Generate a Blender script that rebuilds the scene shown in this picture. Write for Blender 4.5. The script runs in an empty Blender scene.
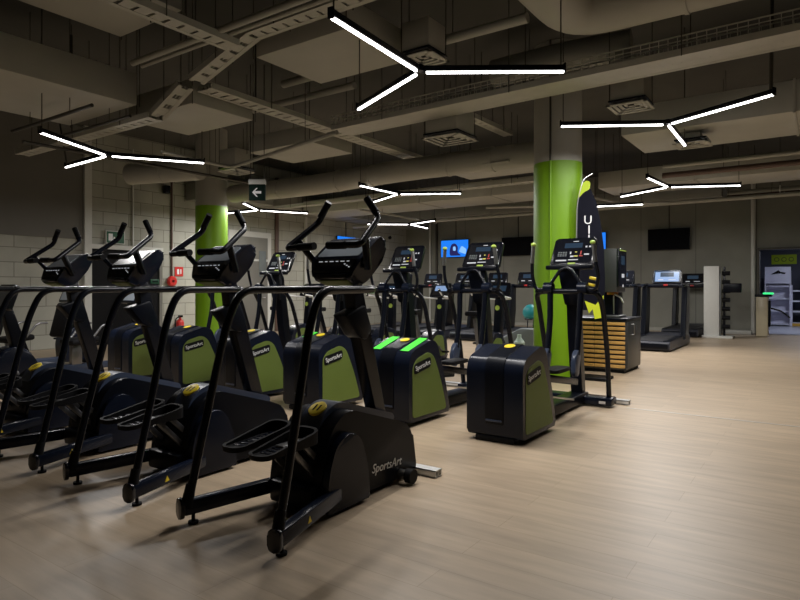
import bpy, bmesh, math, random
from math import sin, cos, pi, radians, atan2, hypot, sqrt
from mathutils import Vector, Matrix, Euler

random.seed(7)
scene = bpy.context.scene
COL = scene.collection

# ------------------------------------------------------------------ materials
def mat(name, color, rough=0.5, metal=0.0, noise=0.0, nscale=20.0, bump=0.0, bscale=60.0,
        emit=None, estr=0.0, spec=0.5, coat=0.0):
    m = bpy.data.materials.new(name); m.use_nodes = True
    nt = m.node_tree; b = nt.nodes['Principled BSDF']
    b.inputs['Base Color'].default_value = (*color, 1)
    b.inputs['Roughness'].default_value = rough
    b.inputs['Metallic'].default_value = metal
    b.inputs['Specular IOR Level'].default_value = spec
    b.inputs['Coat Weight'].default_value = coat
    tc = nt.nodes.new('ShaderNodeTexCoord')
    if noise > 0:
        n = nt.nodes.new('ShaderNodeTexNoise'); n.inputs['Scale'].default_value = nscale
        n.inputs['Detail'].default_value = 4
        nt.links.new(tc.outputs['Object'], n.inputs['Vector'])
        mx = nt.nodes.new('ShaderNodeMix'); mx.data_type = 'RGBA'
        mx.inputs['A'].default_value = (*[c * (1 - noise) for c in color], 1)
        mx.inputs['B'].default_value = (*[min(1, c * (1 + noise)) for c in color], 1)
        nt.links.new(n.outputs['Fac'], mx.inputs['Factor'])
        nt.links.new(mx.outputs['Result'], b.inputs['Base Color'])
    if bump > 0:
        n2 = nt.nodes.new('ShaderNodeTexNoise'); n2.inputs['Scale'].default_value = bscale
        nt.links.new(tc.outputs['Object'], n2.inputs['Vector'])
        bp = nt.nodes.new('ShaderNodeBump'); bp.inputs['Strength'].default_value = bump
        bp.inputs['Distance'].default_value = 0.01
        nt.links.new(n2.outputs['Fac'], bp.inputs['Height'])
        nt.links.new(bp.outputs['Normal'], b.inputs['Normal'])
    if emit:
        b.inputs['Emission Color'].default_value = (*emit, 1)
        b.inputs['Emission Strength'].default_value = estr
    return m

def brick_mat(name, c1, c2, mortar, bw, bh, msize, axes, rough=0.6, bump=0.3, noise=0.25, nscale=3.0,
              offset=0.5, stretch=None):
    """brick pattern laid on the plane given by axes ('XY', 'YZ', 'XZ') in object coordinates"""
    m = bpy.data.materials.new(name); m.use_nodes = True
    nt = m.node_tree; b = nt.nodes['Principled BSDF']
    b.inputs['Roughness'].default_value = rough
    tc = nt.nodes.new('ShaderNodeTexCoord'); sp = nt.nodes.new('ShaderNodeSeparateXYZ')
    cb = nt.nodes.new('ShaderNodeCombineXYZ')
    nt.links.new(tc.outputs['Object'], sp.inputs[0])
    nt.links.new(sp.outputs[axes[0]], cb.inputs['X']); nt.links.new(sp.outputs[axes[1]], cb.inputs['Y'])
    br = nt.nodes.new('ShaderNodeTexBrick')
    br.inputs['Color1'].default_value = (*c1, 1); br.inputs['Color2'].default_value = (*c2, 1)
    br.inputs['Mortar'].default_value = (*mortar, 1)
    br.inputs['Scale'].default_value = 1.0
    br.inputs['Mortar Size'].default_value = msize
    br.inputs['Mortar Smooth'].default_value = 0.3
    br.inputs['Brick Width'].default_value = bw; br.inputs['Row Height'].default_value = bh
    br.offset = offset
    nt.links.new(cb.outputs[0], br.inputs['Vector'])
    n = nt.nodes.new('ShaderNodeTexNoise'); n.inputs['Scale'].default_value = nscale
    n.inputs['Detail'].default_value = 6
    mp = nt.nodes.new('ShaderNodeMapping')
    if stretch: mp.inputs['Scale'].default_value = stretch
    nt.links.new(tc.outputs['Object'], mp.inputs['Vector']); nt.links.new(mp.outputs[0], n.inputs['Vector'])
    mr = nt.nodes.new('ShaderNodeMapRange')
    mr.inputs['From Min'].default_value = 0.3; mr.inputs['From Max'].default_value = 0.7
    mr.inputs['To Min'].default_value = 1 - noise; mr.inputs['To Max'].default_value = 1 + noise
    nt.links.new(n.outputs['Fac'], mr.inputs['Value'])
    mx = nt.nodes.new('ShaderNodeMix'); mx.data_type = 'RGBA'; mx.blend_type = 'MULTIPLY'
    mx.inputs['Factor'].default_value = 1.0
    nt.links.new(br.outputs['Color'], mx.inputs['A']); nt.links.new(mr.outputs['Result'], mx.inputs['B'])
    nt.links.new(mx.outputs['Result'], b.inputs['Base Color'])
    bp = nt.nodes.new('ShaderNodeBump'); bp.inputs['Strength'].default_value = bump
    bp.inputs['Distance'].default_value = 0.005; bp.invert = True
    nt.links.new(br.outputs['Fac'], bp.inputs['Height']); nt.links.new(bp.outputs['Normal'], b.inputs['Normal'])
    return m

M = {}
M['floor'] = brick_mat('floor planks', (.470, .364, .250), (.422, .325, .222), (.36, .27, .175), 1.45, .20, .0022,
                       'XY', rough=.40, bump=.12, noise=.13, nscale=4, stretch=(.5, 4, 1))
M['block'] = brick_mat('painted blockwork', (.42, .415, .355), (.37, .365, .31), (.18, .175, .145), .62, .305, .008, 'YZ',
                       rough=.75, bump=.6, noise=.16, nscale=1.2)
M['plaster'] = mat('painted plaster', (.165, .158, .138), .8, noise=.12, nscale=1.5, bump=.1, bscale=8)
M['panel'] = brick_mat('wall panels', (.250, .247, .208), (.236, .233, .196), (.115, .113, .094), 1.55, 9.0, .01, 'XZ',
                       rough=.7, bump=.3, noise=.14, nscale=1.0, offset=0.0)
M['sidewall'] = mat('grey painted wall', (.14, .135, .115), .8, noise=.08, nscale=2)
M['ceil'] = mat('ceiling slab', (.080, .077, .067), .9, noise=.25, nscale=1.2)
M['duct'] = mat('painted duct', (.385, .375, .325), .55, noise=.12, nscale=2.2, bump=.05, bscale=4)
M['ductd'] = mat('darker painted duct', (.235, .230, .200), .6, noise=.15, nscale=2.5)  # darker tone of the duct paint
M['tray'] = mat('painted cable tray', (.430, .420, .365), .5, noise=.12, nscale=6)
M['pipe'] = mat('painted pipe', (.360, .352, .305), .5, noise=.1, nscale=6)
M['rod'] = mat('hanger rod', (.06, .055, .045), .5, .4)
M['brown'] = mat('red-brown pipe', (.11, .065, .05), .5)
M['white'] = mat('white paint', (.62, .62, .58), .5, noise=.05)
M['black'] = mat('satin black plastic', (.0040, .0052, .0092), .32, noise=.12, nscale=8, spec=.13)
M['shell'] = mat('blue-black shell plastic', (.0060, .0092, .0200), .27, noise=.1, nscale=6, spec=.26)
M['gloss'] = mat('gloss black plastic', (.005, .006, .010), .18)
M['rail'] = mat('black powder coat', (.0045, .0058, .0105), .27, noise=.1, nscale=12, spec=.3)
M['spine'] = mat('slate plastic', (.040, .055, .095), .34, noise=.08)
M['rubber'] = mat('black rubber', (.005, .005, .006), .6, noise=.2, nscale=30, spec=.15)
M['steel'] = mat('brushed steel', (.55, .55, .54), .3, 1.0, noise=.1, nscale=40)
M['darksteel'] = mat('dark steel', (.20, .20, .205), .35, .8)
M['alu'] = mat('white aluminium', (.80, .80, .78), .35, 0, noise=.05)
M['olive'] = mat('olive green mesh panel', (.120, .170, .020), .55, noise=.35, nscale=160, bump=.5, bscale=300)
M['lime'] = mat('lime paint', (.175, .36, .001), .45, noise=.05, nscale=2)
M['limetape'] = mat('bright green tape', (.06, .78, .04), .5, noise=.05)
M['limeplastic'] = mat('lime plastic', (.45, .62, .10), .4)
M['yellow'] = mat('yellow sticker', (.80, .60, .02), .45)
M['whitemark'] = mat('white print', (.80, .80, .80), .5)
M['glass'] = mat('console glass', (.24, .27, .30), .28, coat=.3)  # pale base colour stands in for light reflected off the glass
M['screen'] = mat('dark screen', (.010, .011, .016), .10, coat=.5)
M['screenblue'] = mat('blue display', (.01, .02, .04), .2, emit=(.10, .19, .30), estr=.14)
M['lit'] = mat('bright display', (.1, .15, .25), .2, emit=(.30, .45, .75), estr=.6)
M['ledwhite'] = mat('white display digits', (.3, .3, .3), .4, emit=(.9, .93, 1.0), estr=.40)
M['ledred'] = mat('red display digits', (.3, .02, .02), .4, emit=(1.0, .12, .05), estr=.15)
M['ledyellow'] = mat('yellow display digits', (.3, .3, .02), .4, emit=(1.0, .85, .25), estr=.4)
M['tvoff'] = mat('unlit television', (.003, .003, .004), .5, spec=.04)
M['tvblue'] = mat('lit television', (.0, .02, .08), .3, emit=(.015, .22, .95), estr=1.0)
M['tvpale'] = mat('pale television image', (.1, .1, .2), .3, emit=(.25, .55, 1.0), estr=1.0)
M['tvdark'] = mat('dark television image', (.0, .0, .02), .3, emit=(.03, .025, .16), estr=.6)
M['tube'] = mat('lit diffuser', (.9, .9, .9), .4, emit=(1.0, .965, .935), estr=9.0)
M['green'] = mat('green led', (.0, .3, .1), .4, emit=(.05, .95, .25), estr=1.2)
M['exitgreen'] = mat('green sign', (.008, .075, .035), .4, emit=(.02, .25, .10), estr=.02)
M['exitdark'] = mat('dark sign', (.004, .014, .010), .7, spec=.1)
M['red'] = mat('red paint', (.55, .025, .02), .35)
M['wood'] = brick_mat('oiled wood slat', (.62, .36, .10), (.52, .29, .08), (.4, .2, .06), 3.0, 3.0, .001, 'XZ', rough=.45,
                      bump=.0, noise=.3, nscale=6, stretch=(1, 4, 14))
M['navy'] = mat('navy fabric', (.008, .010, .035), .7, noise=.3, nscale=5)
M['flagblack'] = mat('black fabric', (.006, .0065, .012), .8, noise=.3, nscale=8, spec=.1)
M['limefabric'] = mat('lime fabric', (.42, .55, .02), .7)
M['yellowfabric'] = mat('yellow-green fabric', (.62, .72, .02), .7)
M['greybody'] = mat('grey appliance', (.040, .043, .042), .4, noise=.08)
M['bronze'] = mat('bronze', (.55, .24, .06), .3, .9)
M['cream'] = mat('cream panel', (.62, .55, .38), .35, noise=.1, nscale=4)
M['roomdark'] = mat('slate wall', (.075, .080, .110), .8)
M['roomfloor'] = mat('grey tile', (.33, .34, .39), .3)
M['shelf'] = mat('pale lilac laminate', (.55, .55, .66), .5)
M['ochre'] = mat('ochre panel', (.45, .26, .03), .6)
M['teal'] = mat('teal rubber', (.0, .19, .21), .5)
M['paleteal'] = mat('pale plastic', (.35, .45, .38), .35)
M['greyplate'] = mat('grey plate', (.14, .16, .16), .5, noise=.1)
M['belt'] = mat('treadmill belt', (.013, .013, .015), .6, noise=.3, nscale=80)
M['treadgrey'] = mat('grey deck cover', (.030, .032, .042), .4, spec=.3)
M['bluetag'] = mat('pale blue tag', (.25, .42, .62), .4)
M['seam'] = mat('metal seam strip', (.62, .60, .56), .35, .5)

# ------------------------------------------------------------------ mesh builder
def smooth_path(pts, r=0.08, n=6):
    """round the inner corners of a polyline"""
    pts = [Vector(p) for p in pts]
    out = [pts[0]]
    for a, b, c in zip(pts, pts[1:], pts[2:]):
        d1 = (a - b); d2 = (c - b)
        k = min(r, d1.length * .48, d2.length * .48)
        p0 = b + d1.normalized() * k; p1 = b + d2.normalized() * k
        for i in range(n + 1):
            t = i / n
            out.append(p0 * (1 - t) ** 2 + b * 2 * t * (1 - t) + p1 * t * t)
    out.append(pts[-1])
    return out

def round_poly(pts, r, n=5):
    out = []
    N = len(pts)
    rr = r if isinstance(r, (list, tuple)) else [r] * N
    for i in range(N):
        a, b, c = Vector(pts[i - 1]), Vector(pts[i]), Vector(pts[(i + 1) % N])
        d1, d2 = a - b, c - b
        k = min(rr[i], d1.length * .48, d2.length * .48)
        if k < 1e-4: out.append(b); continue
        p0, p1 = b + d1.normalized() * k, b + d2.normalized() * k
        for j in range(n + 1):
            t = j / n
            out.append(p0 * (1 - t) ** 2 + b * 2 * t * (1 - t) + p1 * t * t)
    return out

class MB:
    def __init__(self): self.bm = bmesh.new(); self.mats = []; self.cur = 0
    def use(self, m):
        if m not in self.mats: self.mats.append(m)
        self.cur = self.mats.index(m); return self
    def _fin(self, faces):
        for f in faces: f.material_index = self.cur
    def box(self, c, s, bev=0.0, rot=None, seg=2):
        g = bmesh.ops.create_cube(self.bm, size=1.0)
        vs = g['verts']
        for v in vs: v.co = Vector((v.co.x * s[0], v.co.y * s[1], v.co.z * s[2]))
        if bev > 0:
            es = list({e for v in vs for e in v.link_edges})
            r = bmesh.ops.bevel(self.bm, geom=es, offset=bev, segments=seg, profile=.5, affect='EDGES', clamp_overlap=True)
            vs = list({v for f in r['faces'] for v in f.verts} | {v for v in vs if v.is_valid})
        mtx = Matrix.Translation(Vector(c))
        if rot is not None: mtx = mtx @ (rot if isinstance(rot, Matrix) else Euler(rot).to_matrix().to_4x4())
        fs = {f for v in vs for f in v.link_faces}
        for v in vs: v.co = mtx @ v.co
        self._fin(fs); return self
    def bar(self, p0, p1, w, h, bev=0.0, up=(0, 0, 1)):
        p0, p1 = Vector(p0), Vector(p1); d = p1 - p0
        y = d.normalized(); x = y.cross(Vector(up))
        if x.length < 1e-5: x = Vector((1, 0, 0))
        x.normalize(); z = x.cross(y)
        m = Matrix((x, y, z)).transposed().to_4x4()
        return self.box((p0 + p1) / 2, (w, d.length, h), bev, m)
    def tube(self, pts, r, seg=10, cap=True):
        pts = [Vector(p) for p in pts]
        rad = r if isinstance(r, (list, tuple)) else [r] * len(pts)
        rings = []; prev = None
        for i, p in enumerate(pts):
            if i == 0: t = pts[1] - p
            elif i == len(pts) - 1: t = p - pts[-2]
            else: t = (pts[i + 1] - p).normalized() + (p - pts[i - 1]).normalized()
            t.normalize()
            if prev is None:
                a = Vector((0, 0, 1)) if abs(t.z) < .9 else Vector((1, 0, 0))
                n = t.cross(a).normalized()
            else:
                n = (prev - t * prev.dot(t)).normalized()
            prev = n; b = t.cross(n)
            rings.append([self.bm.verts.new(p + (n * cos(2 * pi * k / seg) + b * sin(2 * pi * k / seg)) * rad[i]) for k in range(seg)])
        fs = []
        for A, B in zip(rings, rings[1:]):
            for k in range(seg):
                fs.append(self.bm.faces.new((A[k], A[(k + 1) % seg], B[(k + 1) % seg], B[k])))
        if cap:
            fs.append(self.bm.faces.new(list(reversed(rings[0])))); fs.append(self.bm.faces.new(rings[-1]))
        self._fin(fs); return self
    def cyl(self, p0, p1, r0, r1=None, seg=20):
        return self.tube([p0, p1], [r0, r0 if r1 is None else r1], seg)
    def prism(self, poly, a0, a1, axis='x', bev=0.0, seg=3):
        """2-D outline (the other two axes in order) swept from a0 to a1 along axis, rims rounded"""
        def P(q, a):
            if axis == 'x': return Vector((a, q[0], q[1]))
            if axis == 'y': return Vector((q[0], a, q[1]))
            return Vector((q[0], q[1], a))
        A = [self.bm.verts.new(P(q, a0)) for q in poly]; B = [self.bm.verts.new(P(q, a1)) for q in poly]
        N = len(poly); fs = [self.bm.faces.new(A), self.bm.faces.new(B)]
        rim = list(fs[0].edges) + list(fs[1].edges)
        for i in range(N): fs.append(self.bm.faces.new((A[i], A[(i + 1) % N], B[(i + 1) % N], B[i])))
        vs = set(A) | set(B)
        if bev > 0:
            r = bmesh.ops.bevel(self.bm, geom=rim, offset=bev, segments=seg, profile=.5, affect='EDGES', clamp_overlap=True)
            vs = {v for v in vs if v.is_valid} | {v for f in r['faces'] for v in f.verts}
        self._fin({f for v in vs for f in v.link_faces}); return self
    def ball(self, c, s, seg=20):
        g = bmesh.ops.create_uvsphere(self.bm, u_segments=seg, v_segments=seg // 2, radius=1.0)
        for v in g['verts']: v.co = Vector((v.co.x * s[0] + c[0], v.co.y * s[1] + c[1], v.co.z * s[2] + c[2]))
        self._fin({f for v in g['verts'] for f in v.link_faces}); return self
    def lathe(self, prof, c=(0, 0, 0), seg=32):
        rings = []
        for r, z in prof:
            rings.append([self.bm.verts.new((c[0] + r * cos(2 * pi * k / seg), c[1] + r * sin(2 * pi * k / seg), c[2] + z)) for k in range(seg)])
        fs = []
        for A, B in zip(rings, rings[1:]):
            for k in range(seg): fs.append(self.bm.faces.new((A[k], A[(k + 1) % seg], B[(k + 1) % seg], B[k])))
        fs.append(self.bm.faces.new(list(reversed(rings[0])))); fs.append(self.bm.faces.new(rings[-1]))
        self._fin(fs); return self
    def xf(self, mtx):
        for v in self.bm.verts: v.co = mtx @ v.co
        return self
    def build(self, name, m=None, parent=None, angle=38):
        me = bpy.data.meshes.new(name)
        bmesh.ops.recalc_face_normals(self.bm, faces=self.bm.faces[:])
        self.bm.to_mesh(me); self.bm.free()
        for x in ([m] if m else self.mats): me.materials.append(x)
        for p in me.polygons: p.use_smooth = True
        try: me.set_sharp_from_angle(angle=radians(angle))
        except Exception: pass
        o = bpy.data.objects.new(name, me); COL.objects.link(o)
        if parent: o.parent = parent
        return o

def text(name, s, size, mtx, m, parent=None, depth=.0015, shear=0.0, spacing=1.0):
    cu = bpy.data.curves.new(name, 'FONT'); cu.body = s; cu.size = size; cu.extrude = depth
    cu.align_x = 'CENTER'; cu.align_y = 'CENTER'; cu.shear = shear; cu.space_character = spacing
    cu.resolution_u = 3
    t = bpy.data.objects.new(name, cu); COL.objects.link(t)
    bpy.context.view_layer.update()
    me = bpy.data.meshes.new_from_object(t.evaluated_get(bpy.context.evaluated_depsgraph_get()))
    bpy.data.objects.remove(t)
    me.transform(mtx); me.materials.clear(); me.materials.append(m)
    o = bpy.data.objects.new(name, me); COL.objects.link(o)
    if parent: o.parent = parent
    return o

def tag(o, label=None, cat=None, group=None, kind=None):
    if label: o['label'] = label
    if cat: o['category'] = cat
    if group: o['group'] = group
    if kind: o['kind'] = kind
    return o
def empty(name, loc=(0, 0, 0), rz=0.0, label=None, cat=None, group=None):
    o = bpy.data.objects.new(name, None); o.empty_display_size = .1
    COL.objects.link(o); o.location = loc; o.rotation_euler = (0, 0, rz)
    return tag(o, label, cat, group)
def kids(o): return [c for c in bpy.data.objects if c.parent == o]
def copy_tree(o, parent=None):
    c = o.copy(); COL.objects.link(c)
    if parent: c.parent = parent
    for ch in kids(o): copy_tree(ch, c)
    return c
def struct(o): o['kind'] = 'structure'; return o
def frame(origin, xdir, ydir):
    x = Vector(xdir).normalized(); y = Vector(ydir).normalized(); z = x.cross(y).normalized()
    m = Matrix((x, y, z)).transposed().to_4x4(); m.translation = Vector(origin); return m

# ------------------------------------------------------------------ camera
cam = bpy.data.cameras.new('camera'); cam.sensor_fit = 'HORIZONTAL'; cam.sensor_width = 36.0
cam.lens = 605 / 800 * 36.0; cam.shift_y = -12 / 800; cam.clip_start = .05; cam.clip_end = 200
co = bpy.data.objects.new('camera', cam); COL.objects.link(co)
co.location = (0, 0, 1.3); co.rotation_euler = (pi / 2, 0, radians(35))
scene.camera = co

# ------------------------------------------------------------------ room shell  (x right along the far wall, y along the left wall)
WL, WB, ZC = -13.5, 19.7, 4.9
struct(MB().box((-3.5, 7.0, -.05), (21, 26.2, .1)).build('floor', M['floor']))
struct(MB().box((-3.5, 7.0, ZC + .05), (21, 26.2, .1)).build('ceiling', M['ceil']))
struct(MB().box((WL - .1, 7.0, ZC / 2), (.2, 26.2, ZC)).build('wall_left', M['block']))
w = MB(); w.use(M['panel'])
w.box(((WL - .1 - 1.48) / 2, WB + .1, ZC / 2), (-1.48 - WL + .1, .2, ZC))
w.box(((-1.48 + 1.3) / 2, WB + .1, (2.37 + ZC) / 2), (2.78, .2, ZC - 2.37))
w.box(((1.3 + 7.1) / 2, WB + .1, ZC / 2), (5.8, .2, ZC))
struct(w.build('wall_back'))
struct(MB().box((7.1, 7.0, ZC / 2), (.2, 26.2, ZC)).build('wall_right', M['sidewall']))
struct(MB().box((-3.5, -6.2, ZC / 2), (21, .2, ZC)).build('wall_front', M['sidewall']))
struct(MB().box(((WL - 1.5) / 2 - .05, WB - .012, .05), (-1.55 - WL - .1, .024, .1)).build('baseboard_back', M['pipe']))
struct(MB().box((WL + .02, 1.0, 3.63), (.04, 12.1, 2.5)).build('trim_1', M['plaster']))

# back room seen through the doorway
struct(MB().box((1.0, 22.7, -.04), (7, 5.8, .08)).build('floor_back_room', M['roomfloor']))
struct(MB().box((1.0, 25.7, 1.5), (7, .2, 3.0)).build('wall_back_room', M['roomdark']))
struct(MB().box((-2.6, 22.7, 1.5), (.2, 5.8, 3.0)).build('wall_left_back_room', M['roomdark']))
struct(MB().box((4.6, 22.7, 1.5), (.2, 5.8, 3.0)).build('wall_right_back_room', M['roomdark']))
struct(MB().box((1.0, 22.7, 3.05), (7, 5.8, .1)).build('ceiling_back_room', M['sidewall']))
f = MB()
f.box((-1.49, WB - .02, 1.19), (.05, .26, 2.38)); f.box((1.31, WB - .02, 1.19), (.05, .26, 2.38)); f.box((-.09, WB - .02, 2.39), (2.85, .26, .05))
struct(f.build('trim_2', M['rod']))

# columns
def column(v, u, r, label):
    e = empty('column', (v, u, 0), 0, label, 'column', None); e['kind'] = 'structure'
    MB().cyl((0, 0, 3.15), (0, 0, ZC), r, seg=48).build('upper_shaft', M['duct'], e)
    MB().cyl((0, 0, 0), (0, 0, 3.15), r + .004, seg=48).build('painted_shaft', M['lime'], e)
    return e
cR = column(-3.27, 8.8, .35, 'round column painted lime green below, beside the wood-slatted cabinet')
cL = column(-11.45, 8.85, .35, 'round column painted lime green below, near the left block wall')
cp = empty('conduit_pipe', (-3.245, 8.435, 0), 0, 'thin conduit running up the face of the right green column', 'pipe')
MB().tube([(0, 0, .01), (0, 0, 3.15)], .014).build('lower_length', M['lime'], cp)
MB().tube([(0, 0, 3.15), (0, 0, ZC)], .014).build('upper_length', M['rod'], cp)

# ------------------------------------------------------------------ front-row stepping machines
def stepper():
    R = empty('stepping_machine')
    # body
    prof = round_poly([(.50, .03), (.50, .30), (.60, .50), (.74, .575), (1.30, .40), (1.42, .34), (1.47, .07), (1.45, .03)],
                      [.03, .15, .12, .1, .05, .06, .03, .02])
    MB().prism(prof, -.185, .185, 'x', .05, 5).build('body_shell', M['black'], R, 50)
    sp = round_poly([(.56, .42), (.62, .55), (.76, .612), (1.33, .44), (1.35, .40), (1.30, .33)], [.05, .08, .08, .02, .01, .05])
    s = MB().prism(sp, -.085, .085, 'x', .022, 3).build('top_spine', M['spine'], R, 50)
    n = Vector((0, -.3, .95)).normalized()
    d = MB(); d.use(M['yellow']); d.lathe([(.058, -.02), (.058, .006), (.054, .008)], seg=28); d.use(M['black'])
    d.box((-.016, 0, .008), (.011, .05, .003)); d.box((.016, 0, .008), (.011, .05, .003))
    d.xf(frame((0, .665, .571), (1, 0, 0), (0, .86, .50))).build('yellow_badge', None, R)['label'] = 'round yellow badge with two dark footprints'
    # fenders
    for sx in (-1, 1):
        a = [(.50, .02), (.50, .22), (.57, .40), (.70, .46), (.80, .40), (.87, .20), (.88, .02)]
        a = round_poly(a, [.01, .1, .1, .1, .1, .1, .01])
        MB().prism(a, sx * .15, sx * .235, 'x', .035, 4).build('side_fender', M['shell'], R, 50)
    # lettering on the right flank
    text('lettering', 'SportsArt', .080, frame((.1872, 1.12, .150), (0, 1, -.05), (0, .05, 1)), M['whitemark'], R, shear=.25)
    # legs
    for sx in (-1, 1):
        lg = MB().bar((sx * .365, -.02, .095), (sx * .15, .82, .115), .062, .085, .014).build('base_leg', M['shell'], R)
        MB().prism(round_poly([(-.038, -.058), (.038, -.058), (.038, .058), (-.038, .058)], .036, 5), -.012, .012, 'y', .006).xf(
            Matrix.Translation((sx * .368, -.03, .095)) @ Matrix.Rotation(sx * radians(14), 4, 'Z')).build('end_cap', M['gloss'], lg)
        MB().cyl((sx * .345, .035, 0), (sx * .345, .035, .014), .028).cyl((sx * .345, .035, .01), (sx * .345, .035, .06), .010).build('foot', M['rubber'], lg)
        dv = Vector((-.215 * sx, .84, .02)).normalized(); side = Vector((.84, .215 * sx, 0)).normalized()
        pc = Vector((sx * .365, -.02, .095)) + dv * .27 + side * .0318 * sx
        st = MB(); st.prism([(-.020, -.017), (.020, -.017), (0, .018)], 0, .002, 'z')
        st.xf(frame(pc, dv * sx, (0, 0, 1))).build('warning_sticker', M['yellow'], lg)
    # side rails
    for sx in (-1, 1):
        pts = smooth_path([(sx * .352, .005, .11), (sx * .347, .09, .45), (sx * .335, .20, .90), (sx * .325, .25, 1.10), (sx * .318, .34, 1.288),
                           (sx * .30, .60, 1.290), (sx * .275, .90, 1.292), (sx * .05, 1.035, 1.292)], .15, 6)
        rl = MB().tube(pts, .0235, 12).build('hand_rail', M['rail'], R, 60)
        MB().cyl((sx * .353, -.002, .10), (sx * .351, .025, .22), .034, .027).build('rail_socket', M['rubber'], rl)
    # mast
    MB().prism([(1.21, .38), (1.33, .38), (1.10, 1.12), (1.02, 1.44), (.93, 1.42), (.985, 1.10)], -.044, .044, 'x', .013, 2).build('mast', M['rail'], R)
    MB().prism(round_poly([(.86, 1.13), (1.06, 1.19), (1.13, 1.03), (1.08, .96), (1.00, .98)], .02, 2), -.06, .06, 'x', .012, 2).build('bottle_holder', M['black'], R)
    # pedals
    for sx in (-1, 1):
        z0 = .420; y0 = .29
        oc = round_poly([(-.072, -.22), (.072, -.22), (.096, .20), (-.096, .20)], .075, 6)
        ic = round_poly([(-.058, -.205), (.058, -.205), (.082, .185), (-.082, .185)], .065, 6)
        p = MB(); bm = p.bm
        Ao = [bm.verts.new((q[0], q[1], 0)) for q in oc]
        Bo = [bm.verts.new((q[0] * 1.03, q[1] * 1.01, .028 + .045 * max(0, (q[1] + .05) / .22))) for q in oc]
        Bi = [bm.verts.new((q[0], q[1], .028 + .045 * max(0, (q[1] + .05) / .22))) for q in ic]
        Ai = [bm.verts.new((q[0], q[1], .014)) for q in ic]
        N = len(oc)
        for X, Y in ((Ao, Bo), (Bo, Bi), (Bi, Ai)):
            for i in range(N): bm.faces.new((X[i], X[(i + 1) % N], Y[(i + 1) % N], Y[i]))
        bm.faces.new(Ao); bm.faces.new(Ai)
        tm = Matrix.Translation((sx * .105, y0, z0 + (0.012 if sx < 0 else 0))) @ Matrix.Rotation(radians(3), 4, 'X')
        po = p.xf(tm).build('pedal', M['rubber'], R, 50)
        g = MB()
        for k in range(7): g.box((0, -.13 + k * .042, .016), (.085, .022, .006), .002)
        g.xf(tm).build('tread_pad', M['shell'], po)
        a = MB()
        a.bar((sx * .105, .40, .445), (sx * .105, .74, .12), .022, .035, .004); a.bar((sx * .105, .30, .445), (sx * .105, .64, .10), .022, .035, .004)
        a.box((sx * .105, .34, .43), (.07, .18, .04), .008)
        a.build('pedal_linkage', M['darksteel'], R)
    MB().box((0, .60, .11), (.34, .34, .13), .02).build('base_plate', M['black'], R)
    # console pod
    pod = round_poly([(.79, 1.355), (.90, 1.31), (.97, 1.345), (1.045, 1.46), (1.105, 1.58), (1.07, 1.635), (1.01, 1.62), (.835, 1.485), (.79, 1.39)],
                     [.02, .06, .08, .06, .04, .04, .04, .02, .02])
    pm = MB().prism(pod, -.203, .203, 'x', .045, 5)
    for v in pm.bm.verts: v.co.x *= 1.0 - .34 * max(0, min(1, (1.47 - v.co.z) / .16))
    c = pm.build('console', M['shell'], R, 50)
    def face(p, q):
        n = Vector((0, q[0] - p[0], q[1] - p[1])).normalized(); u_ = Vector((1, 0, 0)).cross(n)
        return frame(Vector((0, p[0], p[1])) + u_ * .001, (1, 0, 0), n)
    MB().prism(round_poly([(-.172, .02), (.172, .02), (.160, .195), (-.160, .195)], .02, 3), 0, .004, 'z').xf(face((.835, 1.485), (1.01, 1.62))).build('display_glass', M['glass'], c)
    b = MB(); b.use(M['gloss']); b.prism(round_poly([(-.145, .004), (.145, .004), (.172, .10), (-.172, .10)], .01, 2), 0, .004, 'z')
    b.use(M['ledwhite'])
    for k in range(6): b.box((-.115 + k * .045, .082, .004), (.020 if k % 2 else .032, .005, .003))
    for k in range(3): b.box((.09 + .02 * k, .062 - .010 * k, .004), (.012, .006, .003))
    b.xf(face((.79, 1.39), (.835, 1.485))).build('button_strip', None, c)
    MB().box((0, .784, 1.372), (.24, .02, .03), .008).build('ledge', M['gloss'], c)
    MB().prism(round_poly([(-.12, 0), (.12, 0), (.09, .11), (-.09, .11)], .02, 3), -.004, .004, 'z').xf(
        frame((0, .798, 1.347), (1, 0, 0), (0, .11, -.045))).build('green_underside', M['olive'], c)
    # handlebars
    for sx in (-1, 1):
        pts = smooth_path([(sx * .06, .695, 1.558), (sx * .30, .70, 1.552), (sx * .250, .945, 1.735), (sx * .160, .945, 1.860)], .035, 6)
        h = MB().tube(pts, .0205, 12).build('handlebar', M['rail'], R, 60)
        MB().tube([(sx * .232, .944, 1.770), (sx * .158, .945, 1.864)], .0232, 12).build('rubber_grip', M['rubber'], h)
        MB().tube([(sx * .055, .695, 1.558), (sx * .19, .698, 1.555)], .0245, 12).build('rubber_grip', M['rubber'], h)
        MB().bar((sx * .275, .78, 1.60), (sx * .195, .91, 1.42), .046, .036, .008).build('strut', M['rail'], h)
    # front wheels
    for sx in (-1, 1):
        MB().cyl((sx * .245, 1.27, .055), (sx * .295, 1.27, .055), .048, seg=24).build('transport_wheel', M['rubber'], R)
    MB().cyl((-.25, 1.27, .055), (.25, 1.27, .055), .034).build('wheel_axle', M['steel'], R)
    return R

SX = 1.145
stp = stepper()
slab = ['black stepping machine nearest the camera, at the right end of the front row',
        'black stepping machine second from the right in the front row',
        'black stepping machine third from the right in the front row, before the dark-topped box',
        'black stepping machine at the left end of the front row']
for k in range(4):
    o = stp if k == 0 else copy_tree(stp)
    o.location = (-2.51 - (0, 1.205, 2.345, 3.475)[k], 2.05 - k * .02, 0)
    tag(o, slab[k], 'exercise machine', 'stepping machines of the front row')

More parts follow.
